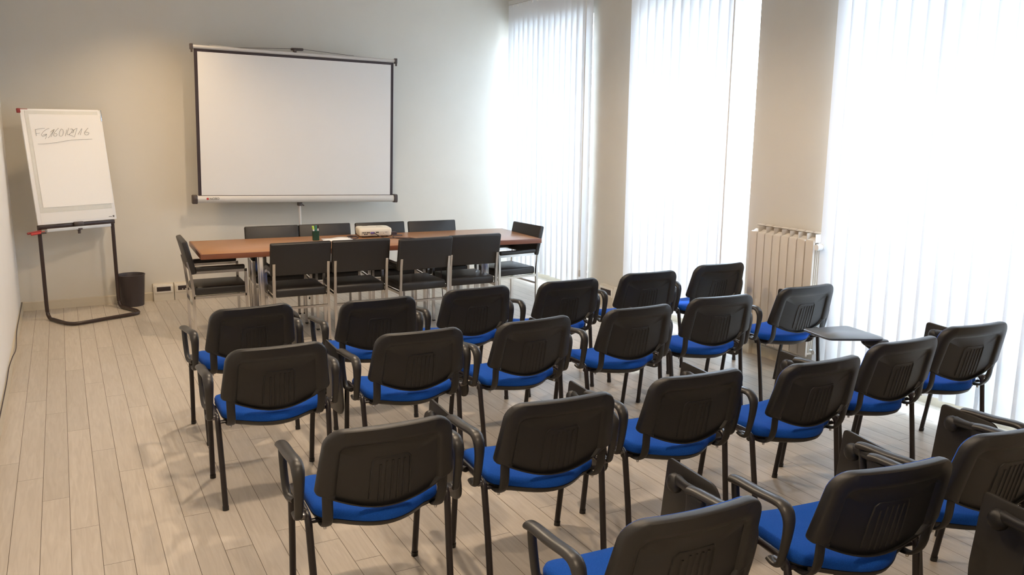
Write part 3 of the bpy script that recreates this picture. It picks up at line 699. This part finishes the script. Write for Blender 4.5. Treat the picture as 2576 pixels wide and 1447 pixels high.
# pages rolled back and hanging over the top
b=MB().rbox(-bw_+.035,bw_-.035,-.0115,-.0092,.105,bh_-.012,.0005,M4=TB); b.build('under_pages',M['paper_under'],bd)
b=MB(); vs=[];fs=[];nx,nz=10,16
for j in range(nz+1):
    for i in range(nx+1):
        u=-.292+.630*i/nx; z=.150+(bh_+.006-.150)*j/nz
        yy=-.0128-.004*(1-j/nz)*(1+math.sin(i*.9))*.5
        if j==nz: yy=.002
        vs.append((TB@Vector((u,yy,z)))[:])
for j in range(nz):
    for i in range(nx): q=j*(nx+1)+i; fs.append((q,q+1,q+nx+2,q+nx+1))
b.add(vs,fs); pg=b.build('top_page',M['paper'],bd)
b=MB().rbox(.342,.356,-.012,.014,bh_-.10,bh_+.004,.003,M4=TB); b.build('page_clip',M['brass'],bd)
b=MB(); b.lathe([(.009,-.0105),(.009,-.009)],(bw_-.030,0,.030),12,'y'); b.v=[(TB@Vector(v))[:] for v in b.v]; b.build('maker_dot',M['ink'],bd)
b=MB().rbox(bw_-.075,bw_-.045,-.0105,-.009,.026,.031,.0003,M4=TB); b.build('maker_mark',M['ink'],bd)
# handwriting on the top page
def hw_pt(x,y):
    v=(y-210)/1540*.630*1.02; xl=420+(y-210)*.130
    return (TB@Vector((-.292+(x-xl)/1540*.630,-.0185,bh_-v)))[:]
ST=[[(560,635),(660,618),(760,605)],[(565,635),(585,770)],[(570,720),(655,708)],[(850,610),(790,632),(720,690),(690,740),(710,775),(765,762),(790,730)],[(790,730),(722,748)],[(795,730),(785,790),(765,835)],
[(870,690),(960,630),(900,720),(840,800),(820,802)],[(880,795),(915,730),(960,630)],[(1050,605),(985,670),(945,730),(950,770),(985,778),(1010,755),(1005,722),(965,718)],
[(1105,622),(1140,640),(1150,690),(1130,760),(1085,780),(1060,745),(1075,670),(1105,622)],[(1225,640),(1205,720),(1190,775)],[(1270,600),(1240,690),(1235,742),(1290,742)],
[(1300,628),(1340,618),(1345,660),(1310,710),(1270,745),(1330,765),(1375,790)],[(1330,630),(1365,640),(1370,690),(1330,700)],[(1365,655),(1450,605),(1415,710),(1390,800)],[(1470,740),(1555,612),(1535,700),(1520,752)],
[(1695,605),(1640,660),(1610,715),(1650,757),(1700,735),(1705,700),(1615,688)],[(610,940),(760,935),(1000,910),(1250,870),(1500,850),(1780,845)]]
b=MB()
for s in ST: b.tube(smoothpath([hw_pt(*p) for p in s],3),.0011,n=5,up=(0,1,0))
b.build('handwriting',M['ink'],pg,smooth=0)
# loose red markers in the tray end
b=MB().tube([(-.445,-.03,.792),(-.33,-.03,.805)],.010,n=10); o=b.build('marker',M['darkred']); 
b2=MB().tube([(-.425,-.055,.785),(-.31,-.055,.796)],.010,n=10); o2=b2.build('marker',M['red'])
for q,lb in ((o,'dark red marker sticking out left of the flip chart tray, upper one'),(o2,'bright red marker sticking out left of the flip chart tray, lower one')):
    q.location=(.522,-.372,0); q.rotation_euler=(0,0,fa); tag(q,lb,'marker','red markers on the flip chart tray')
b=MB().rbox(-.345,-.30,-.07,-.02,.783,.80,.004); b.build('tray_end',M['cap'],fc)
# waste bin
b=MB(); b.lathe([(.098,0),(.104,.004),(.126,.295),(.130,.300),(.130,.306),(.124,.306),(.120,.296),(.099,.008),(.0,.008)],(0,0,0),36)
bn=b.build('waste_bin',M['bin']); bn.location=(.950,-.148,0); tag(bn,'round dark grey waste bin behind the flip chart foot','waste bin')
# ------------------------------------------------------------------ outlet boxes
def outlet(label,loc,rz,w=.19,h=.17,dots=False,d=.05):
    t=thing('outlet_box',label,'outlet',loc,rz,'cream skirting outlet boxes')
    MB().prism([(-d,0),(-d,h-.03),(-d*.72,h),(0,h),(0,0)],w,'x',0).build('housing',M['socket'],t,smooth=0)
    MB().rbox(.012,w-.012,-d-.006,-d+.004,h*.46,h*.93,.003).build('outlet_frame',M['socket_lt'],t)
    b=MB().rbox(.032,w-.028,-d-.008,-d+.002,h*.57,h*.83,.001); ins=b.build('outlet_insert',M['socket_blk'],t)
    if dots:
        b=MB()
        for x in (.075,.105): b.lathe([(.005,-.0105),(.005,-.006)],(x,-d,h*.62),10,'y')
        b.build('indicator_dots',M['valve'],ins)
    return t
outlet('cream skirting outlet box on the back wall, left one of the pair',(1.150,0,0),0)
outlet('cream skirting outlet box on the back wall with two white dots, right of its twin',(1.348,0,0),0,dots=True,w=.21)
outlet('cream skirting outlet box at the foot of the pillar between far and middle windows',(WX,-2.02,0),-PI/2,w=.24,h=.20)
outlet('cream skirting outlet box at the left foot of the radiator',(WX,-4.03,0),-PI/2,w=.13,h=.16)
# thin cable along the left skirting
cable('skirting_cable',[(.012,-.05,.092),(.012,-.6,.09),(.014,-1.3,.092),(.03,-1.9,.088),(.02,-2.2,.098),(.012,-2.5,.10),(.014,-2.9,.095),(.012,-3.6,.092),(.012,-4.6,.092),(.012,-6.,.092)],.0035,'thin dark cable resting along the left wall skirting',k=10)
# ------------------------------------------------------------------ radiator
rd=thing('radiator','cream eight-section radiator on the wall pillar between the middle and near blinds','radiator',(5.055,-4.175,0),0)
pit=.0795; n=8; z0,z1=.135,.985
for k in range(n):
    y1=-k*pit; y0=y1-pit
    b=MB(); out=roundpoly([(y0+.0035,z0),(y1-.0035,z0),(y1-.0035,z1),(y0+.0035,z1)],[.014]*4,4)
    b.stack([[(0.004,y,z) for y,z in lerp(out,[((y0+y1)/2,.56)]*len(out),.01)],[(0.0,y,z) for y,z in lerp(out,[((y0+y1)/2,.56)]*len(out),.03)]][::-1]+[[(.016,y,z) for y,z in out]])
    # rear body, fins and top grille
    ym=(y0+y1)/2
    b.box(.016,.092,ym-.012,ym+.012,z0+.01,z1-.02)
    for x in (.034,.052,.070): b.box(x,x+.003,y0+.006,y1-.006,z0+.03,z1-.045)
    b.box(.088,.094,y0+.003,y1-.003,z0+.01,z1+.02)
    s=b.build('section',M['rad'],rd,smooth=35)
    g_=MB(); 
    # slanted top deflector between front plate and rear plate
    g_.box(.014,.092,y0,y0+.004,z1-.02,z1+.038)
    g_.add([(.020,y0+.004,z1-.01),(.020,y1-.002,z1-.01),(.060,y1-.002,z1+.012),(.060,y0+.004,z1+.012)],[(0,1,2,3)])
    g_.add([(.060,y0+.004,z1+.036),(.060,y1-.002,z1+.036),(.094,y1-.002,z1+.040),(.094,y0+.004,z1+.040),(.094,y1-.002,z1+.048),(.094,y0+.004,z1+.048),(.056,y1-.002,z1+.040),(.056,y0+.004,z1+.040)],[(0,1,2,3),(3,2,4,5),(5,4,6,7)])
    g_.build('top_grille',M['dark'] if 0 else M['rad'],s,smooth=0)
yN=-n*pit
b=MB().tube([(.052,yN+.01,z1-.045),(.052,yN-.012,z1-.045)],.022,n=16); b.build('end_plug',M['rad_side'],rd)
b=MB(); b.tube([(.052,yN-.01,z1-.045),(.052,yN-.055,z1-.045)],.014,n=14); b.tube([(.052,yN-.045,z1-.045),(.118,yN-.045,z1-.045)],.009,n=12); b.build('valve_body',M['brass'],rd)
b=MB().tube([(.040,yN-.045,z1-.045),(.02,yN-.045,z1-.045),(-.022,yN-.045,z1-.045)],.021,n=18,radii=[.85,1.05,1]); b.lathe([(.023,0),(.023,.010)],(.026,yN-.045,z1-.045),18,'x'); b.build('thermostat_knob',M['valve'],rd)
b=MB(); b.tube([(.052,yN+.01,z0+.045),(.052,yN-.04,z0+.045)],.013,n=14); b.tube([(.052,yN-.035,z0+.045),(.118,yN-.035,z0+.045)],.009,n=12); b.lathe([(.016,-.02),(.016,.01)],(.052,yN-.035,z0+.045),14,'x'); b.build('return_valve',M['valve'],rd)
for y in (-.12,yN+.12):
    for z in (z0+.08,z1-.10): MB().box(.088,.122,y-.012,y+.012,z-.01,z+.01).build('wall_bracket',M['rad_side'],rd,smooth=0)
# ------------------------------------------------------------------ lamps on the ceiling; all but the first are added as unseen fill
LAMPS=[(1.25,-.95,'recessed round ceiling lamp above the flip chart side of the back wall',60,1.0),
(2.2,-3.5,'added fill lamp in the ceiling above the row nearest the meeting table',80,1.2),
(1.6,-5.9,'added fill lamp in the ceiling above the aisle ends of the chair rows',80,.9),
(2.5,-5.9,'added fill lamp in the ceiling above the middle of the chair rows',80,.4),
(1.4,-8.3,'added fill lamp in the ceiling above the camera side of the room',80,.8)]
LP=[]
for x,y,lb,ang,k in LAMPS:
    t=thing('ceiling_lamp',lb,'lamp',(x,y,H),0,'recessed ceiling lamps')
    MB().lathe([(.105,0),(.105,-.006),(.09,-.012),(.085,-.004),(.085,0)],(0,0,0),28).build('trim_ring',M['case'],t)
    MB().lathe([(.084,-.001),(.084,-.004)],(0,0,0),28).build('lens',M['lampglow'],t)
    ld=bpy.data.lights.new('lamp_light','SPOT'); ld.color=(1,.79,.57); ld.spot_size=math.radians(2*ang); ld.spot_blend=.9 if y>-1 else .35; ld.shadow_soft_size=.08
    lo=bpy.data.objects.new('lamp_light',ld); COL.objects.link(lo); lo.parent=t; lo.location=(0,0,-.03); LP.append(ld); ld.energy=105*k
LP[0].energy=74; LP[0].color=(1,.73,.42)
# ------------------------------------------------------------------ daylight
wd=bpy.data.worlds.new('World'); sc.world=wd; wd.use_nodes=True; N=wd.node_tree.nodes; L=wd.node_tree.links
bg=N['Background']; tcw=N.new('ShaderNodeTexCoord'); sx=N.new('ShaderNodeSeparateXYZ'); L.new(tcw.outputs['Generated'],sx.inputs[0])
rp=N.new('ShaderNodeValToRGB'); rp.color_ramp.elements[0].position=.48; rp.color_ramp.elements[0].color=(.45,.47,.50,1); rp.color_ramp.elements[1].position=.56; rp.color_ramp.elements[1].color=(.66,.80,1,1)
mm=N.new('ShaderNodeMath'); mm.operation='MULTIPLY_ADD'; mm.inputs[1].default_value=.5; mm.inputs[2].default_value=.5
L.new(sx.outputs['Z'],mm.inputs[0]); L.new(mm.outputs[0],rp.inputs['Fac']); L.new(rp.outputs['Color'],bg.inputs['Color'])
bg.inputs['Strength'].default_value=13.8
sun=bpy.data.lights.new('sun','SUN'); sun.energy=5.; sun.angle=math.radians(2.5); sun.color=(.85,.93,1)
so=bpy.data.objects.new('sun',sun); COL.objects.link(so)
dv=Vector((-math.cos(math.radians(57)),-.10,-math.sin(math.radians(57)))).normalized()
so.rotation_euler=dv.to_track_quat('-Z','Y').to_euler(); so.location=(9,-3,8)
# ------------------------------------------------------------------ camera
f,yaw,pit_,roll,cx,cy,ch_=2.1513,math.radians(27.635),math.radians(10.83),math.radians(.468),.441,-9.085,1.765
fw=Vector((math.sin(yaw)*math.cos(pit_),math.cos(yaw)*math.cos(pit_),-math.sin(pit_)))
rt=Vector((math.cos(yaw),-math.sin(yaw),0)); up=rt.cross(fw)
r2=rt*math.cos(roll)+up*math.sin(roll); u2=-rt*math.sin(roll)+up*math.cos(roll)
cam=bpy.data.cameras.new('camera'); cam.sensor_width=36; cam.sensor_fit='HORIZONTAL'; cam.lens=f*1000*36/2576; cam.clip_start=.05
co=bpy.data.objects.new('camera',cam); COL.objects.link(co)
mw=Matrix.Identity(4)
for i in range(3): mw[i][0]=r2[i]; mw[i][1]=u2[i]; mw[i][2]=-fw[i]
mw[0][3],mw[1][3],mw[2][3]=cx,cy,ch_
co.matrix_world=mw; sc.camera=co
sc.view_settings.view_transform='Standard'; sc.view_settings.look='None'; sc.view_settings.gamma=1; sc.view_settings.exposure=.53
try: sc.view_settings.use_curve_mapping=False
except Exception: pass
sc.cycles.max_bounces=10; sc.cycles.diffuse_bounces=6; sc.cycles.transparent_max_bounces=12
